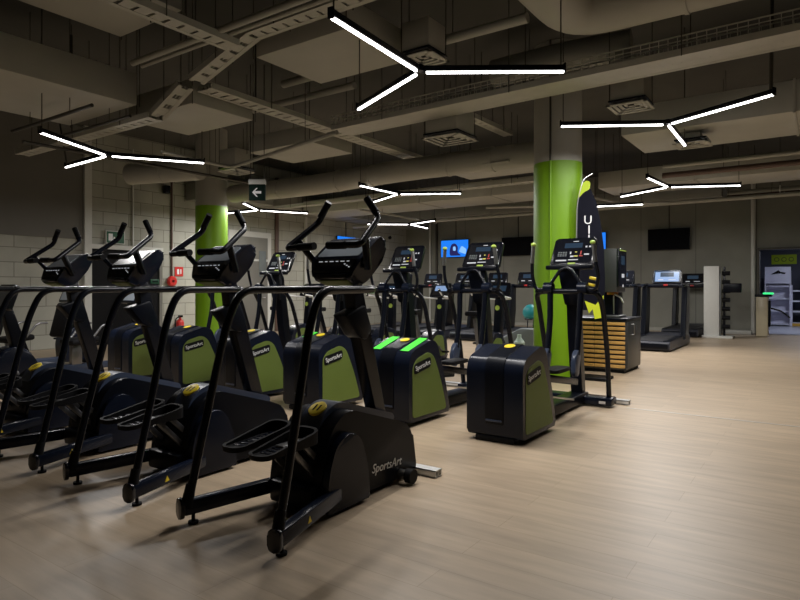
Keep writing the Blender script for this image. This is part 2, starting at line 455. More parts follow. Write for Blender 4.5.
# floor cable channels
def channel(v0, v1, u, label):
    m = MB(); h = .05; wd = .085
    m.box(((v0 + v1) / 2, u, .004), (v1 - v0, wd, .008)); m.box(((v0 + v1) / 2, u, h - .004), (v1 - v0, wd, .008))
    m.box(((v0 + v1) / 2, u - wd / 2 + .003, h / 2), (v1 - v0, .006, h)); m.box(((v0 + v1) / 2, u + wd / 2 - .003, h / 2), (v1 - v0, .006, h))
    m.box(((v0 + v1) / 2, u, h / 2), (v1 - v0, .006, h))
    return tag(m.build('cable_channel', M['alu']), label, 'cable channel')
channel(-6.4, -2.17, 3.56, 'white aluminium floor channel ending beside the nearest stepping machine')
channel(-8.3, -1.77, 6.98, 'white aluminium floor channel ending beside the rightmost elliptical trainer')
struct(MB().box((2.7, 6.78, .0012), (8.9, .028, .0024)).build('trim_3', M['seam']))

# ------------------------------------------------------------------ elliptical trainers
def elliptical():
    R = empty('elliptical_trainer')
    prof = [(.0, .045), (.0, .62), (.055, .710), (.40, .800), (.50, .755), (.63, .45), (.75, .045)]
    pr = round_poly(prof, [.04, .09, .05, .06, .08, .2, .04], 5)
    hs = MB().prism(pr, -.26, .26, 'x', .045, 5).build('drive_housing', M['shell'], R, 50)
    band = round_poly([(-.007, .15), (-.007, .62), (.05, .717), (.40, .808), (.47, .77), (.45, .70), (.10, .55), (.05, .15)], [.02, .09, .05, .05, .02, .05, .05, .02], 5)
    MB().prism(band, -.085, .085, 'x', .012, 2).build('raised_band', M['black'], hs, 50)
    MB().box((-.0, -.008, .185), (.15, .012, .018), .005).build('vent_slot', M['spine'], hs)
    MB().box((0, .04, .028), (.36, .08, .05), .012).build('foot', M['rubber'], hs)
    MB().cyl((0, .60, 0), (0, .60, .05), .04).build('foot', M['rubber'], hs)
    for sx in (-1, 1):
        pan = round_poly([(.055, .085), (.055, .56), (.12, .635), (.33, .685), (.43, .635), (.565, .38), (.67, .085)], [.04, .06, .05, .06, .09, .2, .04], 4)
        p = MB().prism(pan, sx * .255, sx * .2645, 'x', .003, 1).build('side_panel', M['olive'], hs)
        p['label'] = 'olive green perforated side panel'
        lp = MB().prism(round_poly([(.075, .490), (.365, .540), (.365, .635), (.075, .585)], .03, 4), sx * .262, sx * .270, 'x', .003, 1).build('badge', M['rubber'], hs)
        m4 = frame((sx * .2705, .22, .5625), (0, sx * 1.0, sx * .16), (0, -.16, 1.0))
        text('lettering', 'SportsArt', .064, m4, M['whitemark'], hs)
    d = MB().lathe([(.048, 0), (.048, .004), (.040, .006)], seg=24)
    d.xf(frame((0, .31, .7865), (1, 0, 0), (0, .345, .09))).build('yellow_badge', M['yellow'], hs)
    # base
    MB().prism(round_poly([(.6, .03), (2.2, .03), (2.2, .13), (.6, .15)], .015, 2), -.10, .10, 'x', .015, 2).build('base_rail', M['black'], R)
    MB().box((.01, 2.12, .062), (.78, .20, .085), .016).build('front_foot', M['shell'], R)
    MB().box((.30, 2.0195, .055), (.07, .004, .028)).build('foot_label', M['whitemark'], R)
    # pedal beams and pedals, arm linkages
    for sx in (-1, 1):
        ph = .10 if sx > 0 else -.02
        MB().bar((sx * .165, .74, .30), (sx * .165, 1.46, .16), .045, .02, .005).build('roller_rail', M['steel'], R)
        MB().bar((sx * .17, .55, .40 + ph), (sx * .17, 1.55, .30 + ph * .3), .06, .07, .015).build('pedal_beam', M['rail'], R)
        pd = MB().prism(round_poly([(-.085, .0), (.085, .0), (.085, .38), (-.085, .38)], .05, 5), 0, .035, 'z', .01).xf(
            Matrix.Translation((sx * .17, .80, .42 + ph * .8))).build('pedal', M['rubber'], R)
        MB().prism(round_poly([(1.50, .40), (1.60, .37), (1.68, .62), (1.60, .67), (1.50, .58)], .04, 4), sx * .135, sx * .185, 'x', .015, 3).build('arm_knuckle', M['spine'], R)
        MB().tube(smooth_path([(sx * .16, 1.61, .60), (sx * .16, 1.69, .95), (sx * .17, 1.72, 1.30)], .1), .032, 12).build('swing_arm', M['rail'], R)
        MB().cyl((sx * .14, 1.72, 1.30), (sx * .235, 1.72, 1.30), .062, seg=24).build('pivot_hub', M['shell'], R)
        # moving handle: black lower part, steel grip, lime tip
        hp = smooth_path([(sx * .235, 1.72, 1.29), (sx * .33, 1.71, 1.28), (sx * .365, 1.69, 1.42), (sx * .345, 1.64, 1.56), (sx * .325, 1.63, 1.77)], .08, 5)
        h = MB().tube(hp, .019, 12).build('moving_handle', M['rail'], R, 60)
        MB().tube([(sx * .345, 1.64, 1.57), (sx * .327, 1.631, 1.755)], .021, 12).build('steel_grip', M['steel'], h)
        MB().ball((sx * .322, 1.622, 1.772), (.028, .034, .022), 12).build('lime_tip', M['limeplastic'], h)
        MB().tube(smooth_path([(sx * .345, 2.12, .10), (sx * .35, 2.04, .60), (sx * .355, 1.86, 1.10), (sx * .34, 1.74, 1.26), (sx * .15, 1.74, 1.26)], .12, 5), .028, 12).build('frame_tube', M['rail'], R, 60)
        MB().tube(smooth_path([(sx * .0, 1.74, 1.515), (sx * .06, 1.735, 1.50), (sx * .20, 1.71, 1.29), (sx * .30, 1.72, 1.26)], .06, 4), .018, 10).build('fixed_handle', M['rail'], R, 60)
    MB().tube([(-.34, 1.74, 1.265), (.34, 1.74, 1.265)], .030, 12).build('cross_bar', M['rail'], R)
    MB().prism([(2.07, .12), (2.20, .12), (2.10, .8), (2.02, 1.3), (1.98, 1.5), (1.86, 1.5), (1.93, 1.15), (1.98, .7)], -.065, .065, 'x', .015, 2).build('mast', M['black'], R)
    MB().prism(round_poly([(-.07, 0), (.07, 0), (.12, .45), (-.12, .45)], .02), 0, .04, 'z', .008).xf(
        frame((0, 1.93, 1.12), (1, 0, 0), (0, -.1, .44))).build('mast_cover', M['black'], R)
    MB().lathe([(.035, 0), (.035, .006), (.03, .008)], seg=20).xf(frame((0, 1.895, 1.17), (1, 0, 0), (0, -.1, .44))).build('lime_badge', M['limeplastic'], R)
    # console
    cdir = Vector((0, .16, .30)).normalized()
    cm = frame((0, 1.90, 1.555), (1, 0, 0), cdir)
    c = MB().prism(round_poly([(-.25, -.01), (.25, -.01), (.23, .345), (-.23, .345)], .03, 4), -.045, 0, 'z', .012, 2).xf(cm).build('console', M['gloss'], R)
    MB().prism(round_poly([(-.215, .02), (.215, .02), (.198, .31), (-.198, .31)], .015, 3), 0, .003, 'z').xf(cm).build('display_panel', M['screen'], c)
    MB().box((-.01, .245, .004), (.20, .062, .003)).xf(cm).build('blue_display', M['screenblue'], c)
    b = MB(); b.use(M['screen']); b.box((0, .165, .003), (.40, .285, .0012)); b.use(M['ledwhite'])
    b.box((-.125, .055, .004), (.12, .016, .003)); b.box((.01, .062, .004), (.11, .010, .003)); b.box((.01, .298, .004), (.06, .008, .003))
    for k in range(2): b.box((.135 + .04 * k, .225, .004), (.02, .02, .003))
    b.box((-.03, .15, .004), (.014, .03, .003)); b.box((-.01, .105, .004), (.04, .018, .003)); b.box((.15, .128, .004), (.055, .016, .003))
    b.use(M['ledyellow']); b.box((.035, .108, .004), (.04, .014, .003)); b.box((.03, .16, .004), (.02, .012, .003))
    b.use(M['ledred']); b.box((.085, .15, .004), (.014, .045, .003)); b.box((.09, .11, .004), (.04, .014, .003))
    b.use(M['greyplate'])
    for k in range(4):
        for j in range(3): b.box((-.165 + .028 * k, .115 + j * .022, .004), (.02, .014, .002))
    b.xf(cm).build('indicator_lights', None, c)
    MB().box((0, .012, .006), (.085, .022, .012), .006).xf(cm).build('lime_button', M['limeplastic'], c)
    MB().box((0, 1.84, 1.525), (.50, .13, .05), .015).build('accessory_tray', M['black'], R)
    return R

EX = 1.122
ell = elliptical()
elab = ['elliptical trainer at the right end of the second row, before the right green column',
        'elliptical trainer with two bright green tape strips on its housing, second from the right',
        'elliptical trainer third from the right in the second row, green panel above nearest stepping machine',
        'elliptical trainer fourth from the right in the second row',
        'elliptical trainer fifth from the right in the second row, before the left green column',
        'elliptical trainer at the left end of the second row']
ells = [ell] + [copy_tree(ell) for _ in range(5)]
for k, o in enumerate(ells):
    o.location = (-2.27 - k * EX - (.12 if k >= 4 else 0), 4.62, 0)
    tag(o, elab[k], 'exercise machine', 'elliptical trainers of the second row')
def tape(root, x, y0, y1):
    yv = Vector((0, .345, .1)).normalized()
    MB().box((0, 0, .0035), (.095, y1 - y0, .003)).xf(frame((x, (y0 + y1) / 2, .710 + ((y0 + y1) / 2 - .055) * .261), (1, 0, 0), yv)).build('green_tape', M['limetape'], root)
tape(ells[1], -.165, .05, .40); tape(ells[1], .165, .05, .40)
tape(ells[2], -.165, .24, .40)
# things lying on / hanging from the trainers
b = MB(); b.use(M['bluetag'])
b.lathe([(.030, -.005), (.042, -.005), (.042, .005), (.030, .005)], seg=24)
b.lathe([(.022, -.003), (.022, .003)], seg=20)
b.tube([(0, .04, 0), (0, .075, 0)], .004, 6)
hm = frame((0, 0, 0), (1, 0, 0), (0, 0, 1))
tg = b.xf(frame((-2.27 - 2 * EX - .325, 4.62 + 1.572, 1.735), (.92, .4, 0), (0, 0, 1))).build('key_tag')
tag(tg, 'pale blue round tag hanging on the third elliptical trainer from the right', 'tag')
g = MB(); g.use(M['limeplastic'])
for k in range(3):
    g.use(M['yellow'] if k % 2 == 0 else M['rubber']); g.box((0, 0, .035 * k), (.075, .05, .032), .012)
tag(g.xf(Matrix.Translation((-2.27 + .235, 4.62 + 1.86, 1.335)) @ Matrix.Rotation(radians(14), 4, 'Y')).build('hand_strap'),
    'yellow and black striped strap bundle below the rightmost console', 'strap')

# ------------------------------------------------------------------ upright bikes (third row)
def bike():
    R = empty('exercise_bike')
    MB().prism(round_poly([(-.10, .10), (-.05, .42), (.10, .56), (.34, .62), (.52, .50), (.58, .10)], [.05, .1, .1, .1, .1, .05]), -.10, .10, 'x', .04, 4).build('drive_housing', M['shell'], R, 50)
    for sx in (-1, 1):
        MB().prism(round_poly([(.02, .16), (.05, .42), (.20, .52), (.40, .50), (.48, .16)], .06), sx * .098, sx * .106, 'x', .003, 1).build('side_panel', M['olive'], R)
    MB().box((0, -.42, .05), (.5, .08, .07), .02).build('rear_foot', M['black'], R)
    MB().box((0, .62, .05), (.5, .08, .07), .02).build('front_foot', M['black'], R)
    MB().bar((0, -.42, .07), (0, .62, .09), .09, .07, .015).build('base_rail', M['black'], R)
    MB().bar((0, -.12, .20), (0, -.30, .86), .07, .07, .015, (0, 1, 0)).build('seat_post', M['darksteel'], R)
    st = MB().prism(round_poly([(-.12, -.15), (.12, -.15), (.035, .15), (-.035, .15)], .05, 5), 0, .07, 'z', .025, 3).xf(Matrix.Translation((0, -.30, .88))).build('saddle', M['rubber'], R)
    MB().prism([(.40, .45), (.55, .45), (.56, 1.12), (.47, 1.14)], -.06, .06, 'x', .015).build('mast', M['black'], R)
    MB().lathe([(.04, 0), (.04, .008)], seg=20).xf(frame((0, .455, .98), (1, 0, 0), (0, 0, 1))).build('lime_badge', M['limeplastic'], R)
    cd = Vector((0, .5, .87)).normalized(); cm = frame((0, .45, 1.16), (1, 0, 0), cd)
    c = MB().prism(round_poly([(-.20, -.02), (.20, -.02), (.18, .26), (-.18, .26)], .03), -.05, 0, 'z', .012).xf(cm).build('console', M['gloss'], R)
    MB().box((0, .125, .002), (.30, .20, .004)).xf(cm).build('display_panel', M['screen'], c)
    MB().box((0, .15, .005), (.24, .10, .004)).xf(cm).build('lit_display', M['screenblue'], c)
    for sx in (-1, 1):
        h = MB().tube(smooth_path([(sx * .05, .48, 1.12), (sx * .26, .42, 1.13), (sx * .27, .10, 1.17), (sx * .25, .02, 1.28)], .06), .016, 10).build('handlebar', M['alu'], R, 60)
        MB().tube([(sx * .27, .12, 1.168), (sx * .25, .02, 1.28)], .02, 10).build('rubber_grip', M['rubber'], h)
        pk = -1 if sx < 0 else 1
        MB().bar((sx * .13, .22, .33), (sx * .13, .22 + .12 * pk, .33 - .10 * pk), .02, .035, .005).build('crank', M['darksteel'], R)
        MB().box((sx * .19, .22 + .12 * pk, .33 - .10 * pk), (.10, .09, .03), .01).build('pedal', M['rubber'], R)
    return R
bk = bike()
bspots = [(-4.3, 8.42), (-5.39, 8.42), (-6.42, 8.42), (-7.46, 8.42), (-8.5, 8.42)]
blab = ['upright exercise bike behind the gap between the two rightmost elliptical trainers',
        'upright exercise bike with pale lit display, behind the tape-marked elliptical trainer',
        'upright exercise bike behind the nearest stepping machine console',
        'upright exercise bike behind the second stepping machine from the right',
        'upright exercise bike nearest the left green column']
for k, (x, y) in enumerate(bspots):
    o = bk if k == 0 else copy_tree(bk)
    o.location = (x, y, 0); tag(o, blab[k], 'exercise bike', 'upright bikes of the third row')
for ch in kids(bpy.data.objects['exercise_bike.001']):
    if ch.name.startswith('console'):
        for g_ in kids(ch):
            if g_.name.startswith('lit_display'): g_.data = g_.data.copy(); g_.data.materials[0] = M['lit']

# ------------------------------------------------------------------ treadmills
def treadmill():
    R = empty('treadmill')           # origin: rear centre on the floor, runner faces +y
    MB().prism(round_poly([(.0, .03), (.0, .17), (.06, .20), (1.25, .22), (1.75, .27), (1.92, .20), (1.92, .03)], [.02, .04, .03, .1, .08, .06, .02]), -.40, .40, 'x', .02, 3).build('deck', M['treadgrey'], R)
    MB().box((0, .66, .212), (.54, 1.18, .012), .003, (radians(1.0), 0, 0)).build('running_belt', M['belt'], R)
    for sx in (-1, 1):
        MB().box((sx * .335, .66, .214), (.12, 1.2, .02), .005, (radians(1.0), 0, 0)).build('side_step', M['black'], R)
        MB().prism([(1.26, .15), (1.62, .15), (1.70, .7), (1.72, 1.30), (1.46, 1.30), (1.38, .75)], sx * .33, sx * .43, 'x', .015).build('upright', M['black'], R)
        MB().bar((sx * .39, 1.02, 1.30), (sx * .39, 1.72, 1.34), .07, .06, .02).build('arm_rest', M['rail'], R)
    MB().box((0, -.006, .11), (.74, .02, .10), .006).build('rear_cover', M['black'], R)
    MB().box((0, 1.70, 1.31), (.80, .22, .09), .03).build('console_base', M['black'], R)
    cd = Vector((0, .22, .90)).normalized(); cm = frame((0, 1.68, 1.37), (1, 0, 0), cd)
    c = MB().prism(round_poly([(-.29, 0), (.29, 0), (.27, .31), (-.27, .31)], .03), -.06, 0, 'z', .012).xf(cm).build('console', M['gloss'], R)
    MB().box((0, .165, .002), (.50, .26, .004)).xf(cm).build('display_panel', M['screen'], c)
    b = MB(); b.use(M['screen']); b.box((0, .15, .0042), (.46, .22, .0012)); b.use(M['screenblue']); b.box((0, .20, .0045), (.26, .10, .004)); b.use(M['ledwhite']); b.box((-.12, .08, .004), (.10, .018, .003)); b.box((.1, .08, .004), (.14, .012, .003))
    b.xf(cm).build('lit_display', None, c)
    MB().box((0, 1.585, 1.33), (.08, .02, .04), .006).build('stop_button', M['red'], R)
    return R
tr = treadmill()
tsp = [(-2.99, 13.1), (-3.12, 17.3), (-3.98, 13.1), (-6.4, 13.1), (-7.28, 13.1), (-8.3, 13.1), (-9.35, 13.1), (-10.4, 13.1)]
tlab = ['treadmill with bright lit display, nearest the wood-slatted cabinet',
        'treadmill against the far wall beside the white rack tower',
        'treadmill mostly hidden behind the drink machine and wood-slatted cabinet',
        'treadmill just left of the right green column, under the dark television',
        'treadmill second left of the right green column',
        'treadmill third left of the right green column',
        'treadmill fourth left of the right green column',
        'treadmill fifth left of the right green column, nearest the left wall']
for k, (x, y) in enumerate(tsp):
    o = tr if k == 0 else copy_tree(tr)
    o.location = (x, y, 0); tag(o, tlab[k], 'treadmill', 'treadmills')
    o.scale = (1.12, 1.18, 1.03) if k < 2 else (1.0, 1.12, 1.03)
for ch in kids(tr):
    if ch.name.startswith('console') and not ch.name.startswith('console_base'):
        for g_ in kids(ch):
            if g_.name.startswith('lit_display'):
                g_.data = g_.data.copy(); g_.data.materials[0] = M['lit']
            if g_.name.startswith('display_panel'):
                g_.data = g_.data.copy(); g_.data.materials[0] = M['screenblue']

# ------------------------------------------------------------------ recumbent bikes at the left
def recumbent():
    R = empty('recumbent_bike')
    MB().prism(round_poly([(.55, .08), (.52, .40), (.62, .62), (.86, .64), (1.02, .40), (1.02, .08)], [.05, .1, .1, .1, .1, .05]), -.13, .13, 'x', .04, 4).build('drive_housing', M['shell'], R, 50)
    MB().bar((0, -.45, .10), (0, .70, .10), .12, .10, .02).build('base_rail', M['spine'], R)
    MB().box((0, -.45, .05), (.6, .09, .08), .02).build('rear_foot', M['black'], R)
    MB().box((0, .95, .05), (.5, .09, .07), .02).build('front_foot', M['black'], R)
    MB().box((0, -.20, .30), (.10, .16, .34), .02).build('seat_post', M['darksteel'], R)
    MB().box((0, -.14, .50), (.42, .42, .09), .035, (radians(6), 0, 0)).build('seat', M['rubber'], R)
    MB().box((0, -.40, .82), (.42, .09, .52), .035, (radians(-14), 0, 0)).build('backrest', M['rubber'], R)
    MB().prism([(.78, .55), (.94, .55), (.74, 1.12), (.64, 1.10)], -.06, .06, 'x', .015).build('mast', M['black'], R)
    cd = Vector((0, .36, .93)).normalized(); cm = frame((0, .62, 1.06), (1, 0, 0), cd)
    c = MB().prism(round_poly([(-.22, 0), (.22, 0), (.20, .30), (-.20, .30)], .03), -.06, 0, 'z', .015).xf(cm).build('console', M['gloss'], R)
    MB().box((0, .15, .002), (.36, .22, .004)).xf(cm).build('display_panel', M['glass'], c)
    for sx in (-1, 1):
        h = MB().tube(smooth_path([(sx * .10, -.15, .46), (sx * .30, -.14, .50), (sx * .31, .05, .74), (sx * .31, .20, .74)], .06), .017, 10).build('side_handle', M['darksteel'], R, 60)
        MB().box((sx * .2, .70 + .1 * sx, .36 - .08 * sx), (.10, .10, .03), .01).build('pedal', M['rubber'], R)
        MB().bar((sx * .14, .76, .36), (sx * .14, .70 + .1 * sx, .36 - .08 * sx), .02, .03, .004).build('crank', M['darksteel'], R)
    return R
rb = recumbent()
for k, (x, y, l) in enumerate([(-9.3, 4.9, 'recumbent bike behind the leftmost stepping machine'),
                               (-10.5, 4.5, 'recumbent bike second in the corner behind the front row'),
                               (-7.6, 2.35, 'recumbent bike with pale console at the left edge of the picture')]):
    o = rb if k == 0 else copy_tree(rb)
    o.location = (x, y, 0); tag(o, l, 'exercise bike', 'recumbent bikes')

# teal ball, bottle and grey plate beside the column
tag(MB().ball((-5.13, 12.2, .78), (.17, .17, .17), 24).build('exercise_ball', M['teal']), 'teal exercise ball left of the right green column', 'ball')
rk = empty('ball_stand', (-5.13, 12.2, 0), 0, 'black ring stand under the teal exercise ball', 'stand')
MB().tube([(.12 * cos(a), .12 * sin(a), .635) for a in [2 * pi * k / 20 for k in range(21)]], .015, 8).build('ring', M['rail'], rk)
for k in range(3):
    a = 2 * pi * k / 3 + .4
    MB().tube([(.12 * cos(a), .12 * sin(a), .635), (.2 * cos(a), .2 * sin(a), .012)], .012, 8).build('leg', M['rail'], rk)

gb = empty('storage_box', (-4.84, 10.89, 0), radians(20), 'grey box with sloping lid, seen above the rightmost elliptical housing', 'box')
MB().prism(round_poly([(-.30, .03), (.30, .03), (.30, .52), (.05, .52), (-.30, .34)], .02, 2), -.2, .2, 'y', .012).build('bin', M['greyplate'], gb)
MB().box((0, 0, .018), (.5, .34, .035)).build('base', M['rubber'], gb)
wb = MB().lathe([(.06, 0), (.09, .02), (.10, .30), (.04, .38), (.04, .44)], (-4.62, 10.45, 0), 24)
tag(wb.build('water_jug', M['paleteal']), 'pale green jug on the floor before the grey sloping box', 'jug')

# ------------------------------------------------------------------ cabinet, drink machine, flag
cb = empty('cabinet', (-2.45, 9.45, 0), 0, 'dark cabinet with wooden slatted front beside the right green column', 'cabinet')
W_, D_, H_ = .98, .90, .83
MB().box((-W_ / 2, D_ / 2 + .01, .43), (W_, D_ - .02, .76), .006).build('carcass', M['greybody'], cb)
MB().box((-W_ / 2, D_ / 2, H_ - .012), (W_ + .03, D_ + .03, .03), .006).build('worktop', M['black'], cb)
MB().box((-W_ / 2, D_ / 2, .025), (W_ - .06, D_ - .06, .05)).build('plinth', M['rubber'], cb)
for k in range(10):
    MB().box((-W_ / 2 + .25, -.006, .105 + k * .072), (.46, .03, .046), .004).build('slat', M['wood'], cb)
    MB().box((-W_ / 2 - .22, -.006, .105 + k * .072), (.46, .03, .046), .004).build('slat', M['wood'], cb)
dr = MB().box((.006, .45, .43), (.014, .80, .70), .003).build('door', M['greybody'], cb)
MB().tube(smooth_path([(.012, .30, .58), (.05, .30, .58), (.05, .30, .74), (.012, .30, .74)], .015), .007, 8).build('door_handle', M['steel'], dr)

dm = empty('drink_machine', (-2.83, 9.85, .833), 0, 'tall dark drink machine with bronze spout on the wood-slatted cabinet', 'drink machine')
MB().box((0, .02, .74), (.40, .50, .68), .012).build('cabinet_body', M['greybody'], dm)
MB().box((-.02, .12, .20), (.36, .30, .40), .012).build('lower_body', M['black'], dm)
fp = MB().box((.215, -.02, .78), (.05, .42, .60), .012).build('front_panel', M['gloss'], dm)
m_ = MB(); m_.use(M['screen']); m_.box((.2405, -.03, .78), (.002, .38, .58)); m_.use(M['limeplastic']); m_.box((.242, -.03, 1.055), (.004, .36, .018))
m_.use(M['screenblue']); m_.box((.242, -.03, .90), (.004, .20, .14))
m_.use(M['ledwhite']); m_.box((.242, -.03, .66), (.004, .14, .06)); m_.box((.242, -.03, .50), (.004, .05, .04))
m_.build('screen', None, fp)
MB().box((.0, -.16, 1.045), (.10, .006, .03)).build('lime_mark', M['limeplastic'], fp)
MB().cyl((.10, -.10, .36), (.10, -.10, .43), .085, seg=24).build('spout_head', M['bronze'], dm)
MB().tube(smooth_path([(.12, -.14, .38), (.26, -.22, .32), (.30, -.24, .24)], .03), .014, 8).build('lever', M['steel'], dm)
MB().box((.05, -.05, .02), (.40, .40, .04), .008).build('drip_tray', M['darksteel'], dm)
MB().box((.10, -.02, .20), (.02, .03, .30), .004).build('tap', M['steel'], dm)

fl = empty('feather_flag', (-2.70, 8.58, 0), 0, 'tall dark feather flag with white letters and lime tip beside the right green column', 'flag')
fx = frame((0, 0, 0), (.90, .43, 0), (0, 0, 1))
MB().box((.02, .10, .02), (.42, .40, .04), .008).build('base_plate', M['rubber'], fl)
pole = [(-.20, 0, .03), (-.205, 0, 1.6), (-.19, 0, 2.55), (-.10, 0, 2.86), (.02, 0, 2.92)]
def fo(x, z, t=0): return Vector((.90 * x - .43 * t, .43 * x + .90 * t, z))
MB().tube([fo(p[0], p[2]) for p in smooth_path(pole, .3, 6)], .011, 8).build('pole', M['steel'], fl)
def sail(pts, t, m, name):
    q = MB(); q.prism(pts, -t, t, 'z')
    q.xf(frame((0, 0, 0), (.90, .43, 0), (0, 0, 1)))
    return q.build(name, m, fl)
out = [(-.19, .98), (-.195, 1.6), (-.185, 2.5), (-.14, 2.72), (-.02, 2.74), (.07, 2.52), (.13, 2.22), (.175, 1.85), (.19, 1.4), (.18, 1.0)]
sail(round_poly(out, .05, 3), .006, M['flagblack'], 'sail')
sail(round_poly([(-.188, 2.56), (-.15, 2.76), (-.06, 2.83), (-.01, 2.80), (-.02, 2.70), (-.10, 2.66)], .03, 3), .008, M['limefabric'], 'sail_tip')['label'] = 'lime tip of the sail'
sail([(-.09, 1.12), (-.03, .94), (.02, 1.00), (.05, .86), (.15, .88), (.17, 1.20), (.06, 1.06)], .0085, M['yellowfabric'], 'sail_foot')['label'] = 'yellow-green foot of the sail'
for k, (ch, x, z) in enumerate([('U', -.045, 2.26), ('I', -.03, 2.12), ('L', -.01, 1.99)]):
    p = fo(x, z, -.010)
    text('lettering', ch, .17, frame(p, (.90, .43, 0), (0, 0, 1)), M['whitemark'], fl)

# ------------------------------------------------------------------ televisions
def tv(name_label, v, u, z0, z1, w, face, on):
    e = empty('television', (v, u, z0), {'b': 0, 'l': pi / 2}[face], name_label, 'television', 'wall televisions')
    h = z1 - z0
    MB().box((0, 0, h / 2), (w, .05, h), .008).build('casing', M['gloss'], e)
    s = MB(); s.use(M['tvblue'] if on else M['tvoff']); s.box((0, -.0262, h / 2), (w - .03, .004, h - .03))
    sc_ = s.build('screen', None, e)
    if on:
        s = MB(); s.use(M['tvdark']); s.prism(round_poly([(-.20, .06), (.30, .06), (.12, .18), (.16, .36), (.05, .52), (-.12, .50), (-.2, .3)], .08), -.031, -.0283, 'y')
        s.build('dark_figure', None, sc_); s = MB(); s.use(M['tvpale']); s.prism(round_poly([(.18, .20), (.48, .10), (.50, .30), (.3, .42)], .05), -.031, -.0283, 'y')
        s.build('pale_patch', None, sc_); s = MB(); s.use(M['tvpale']); s.prism(round_poly([(-.06, .24), (.06, .24), (.05, .40), (-.06, .40)], .05), -.034, -.0311, 'y')
        s.build('pale_face', None, sc_)
    MB().box((0, .06, h / 2), (.3, .08, .3)).build('wall_mount', M['rail'], e)
    MB().tube([(0, .085, h), (0, .085, h + 1.5)], .012, 8).build('cable', M['rod'], e)
    return e
tv('dark flat television above the treadmill by the white rack tower', -3.83, WB - .11, 2.44, 3.09, 1.18, 'b', False)
tv('lit blue television on the far wall with dark figure on screen', -11.23, WB - .11, 2.44, 3.09, 1.18, 'b', True)
tv('dark flat television on the far wall left of the right green column', -8.73, WB - .11, 2.42, 3.07, 1.18, 'b', False)
tv('lit blue television half hidden behind the feather flag', -6.27, WB - .11, 2.44, 3.09, 1.18, 'b', True)
tv('lit blue television on the left wall above the nearest stepping machine console', WL + .11, 16.0, 2.44, 3.06, 1.18, 'l', True)

# ------------------------------------------------------------------ left wall furnishing
struct(MB().box((WL + .05, 7.05, 2.45), (.1, .16, 4.9)).build('trim_4', M['white']))
def wpipe(v, u, r, m, label, z0=0.02, z1=4.6):
    return tag(MB().tube([(v, u, z0), (v, u, z1)], r, 10).build('wall_pipe', m), label, 'pipe')
wpipe(WL + .05, 14.0, .05, M['white'], 'white vertical pipe on the left wall right of the grey door')
wpipe(WL + .06, 12.75, .06, M['brown'], 'red-brown vertical pipe on the left wall beside the grey door')
wpipe(WL + .03, 9.2, .025, M['brown'], 'thin red-brown pipe rising above the red fire alarm point', 1.5)
wpipe(WL + .03, 8.15, .02, M['white'], 'thin white conduit on the left block wall left of the alarm', 2.0)
wpipe(-1.62, WB - .06, .06, M['white'], 'white vertical pipe on the far wall beside the doorway', .02, 4.4)
wpipe(-12.05, WB - .06, .045, M['rod'], 'dark vertical pipe on the far wall left of the lit television', .02, 4.4)
wpipe(-12.35, WB - .06, .04, M['white'], 'pale vertical pipe in the far left corner of the far wall', .02, 4.4)
dd = empty('door_2', (WL, 7.98, 0)); dd['kind'] = 'structure'
MB().box((.012, 0, 1.1), (.024, 1.72, 2.2)).build('dark_doorway_panel', M['rubber'], dd)  # flat dark panel stands in for the dark doorway opening
MB().box((.04, 0, 2.24), (.08, 1.9, .10)).build('lintel', M['white'], dd)
MB().box((.03, .90, 1.1), (.06, .08, 2.2)).build('jamb', M['plaster'], dd)
d = empty('door_1', (WL, 11.75, 0)); d['kind'] = 'structure'
MB().box((.03, 0, 1.46), (.06, 1.55, 2.92)).build('door_frame', M['white'], d)
MB().box((.065, 0, 1.05), (.02, 1.25, 2.05), .004).build('door_leaf', M['plaster'], d)
MB().box((.066, 0, 2.45), (.02, 1.25, .62), .004).build('transom_panel', M['ductd'], d)
MB().box((.08, .42, 2.0), (.02, .26, .75), .004).build('grey_vent', M['greyplate'], d)
MB().tube(smooth_path([(.07, .5, 1.02), (.13, .5, 1.02), (.13, .38, 1.02)], .02), .012, 8).build('door_handle', M['steel'], d)
xs = empty('exit_sign', (WL + .04, 7.7, 2.32), 0, 'green exit pictogram sign on the left block wall', 'sign')
MB().box((0, 0, .15), (.05, .46, .30), .006).build('sign_case', M['white'], xs)
s = MB(); s.use(M['exitgreen']); s.box((.027, 0, .15), (.004, .42, .26))
s.use(M['whitemark']); s.box((.030, -.12, .15), (.003, .10, .16)); s.box((.030, .06, .13), (.003, .05, .10)); s.ball((.030, .07, .21), (.003, .022, .022), 8)
s.prism([(-.01, .14), (-.05, .17), (-.05, .11)], .0285, .0315, 'x'); s.build('pictogram', None, xs)
fe = empty('fire_extinguisher', (WL + .14, 9.36, .0), 0, 'red fire extinguisher standing by the left block wall', 'fire extinguisher')
MB().lathe([(.09, .0), (.10, .02), (.10, .42), (.085, .47), (.03, .52), (.025, .56)], seg=24).build('cylinder', M['red'], fe)
MB().box((.02, 0, .585), (.16, .04, .05), .008).build('valve', M['rail'], fe)
MB().tube(smooth_path([(.05, .0, .58), (.05, -.16, .55), (.05, -.17, .15)], .08), .015, 8).build('hose', M['rubber'], fe)
MB().box((.097, 0, .26), (.012, .10, .16)).build('label_plate', M['whitemark'], fe)
ca = empty('fire_alarm_point', (WL + .05, 9.17, 1.42), 0, 'red fire alarm call point on the left block wall', 'alarm')
MB().lathe([(.13, 0), (.13, .06), (.10, .09)], seg=20).xf(frame((0, 0, .05), (0, 1, 0), (0, 0, 1))).build('housing', M['red'], ca)
MB().box((.085, 0, .05), (.01, .06, .06)).build('push_plate', M['whitemark'], ca)
MB().box((-.02, 0, .05), (.06, .08, .08)).build('wall_mount', M['red'], ca)
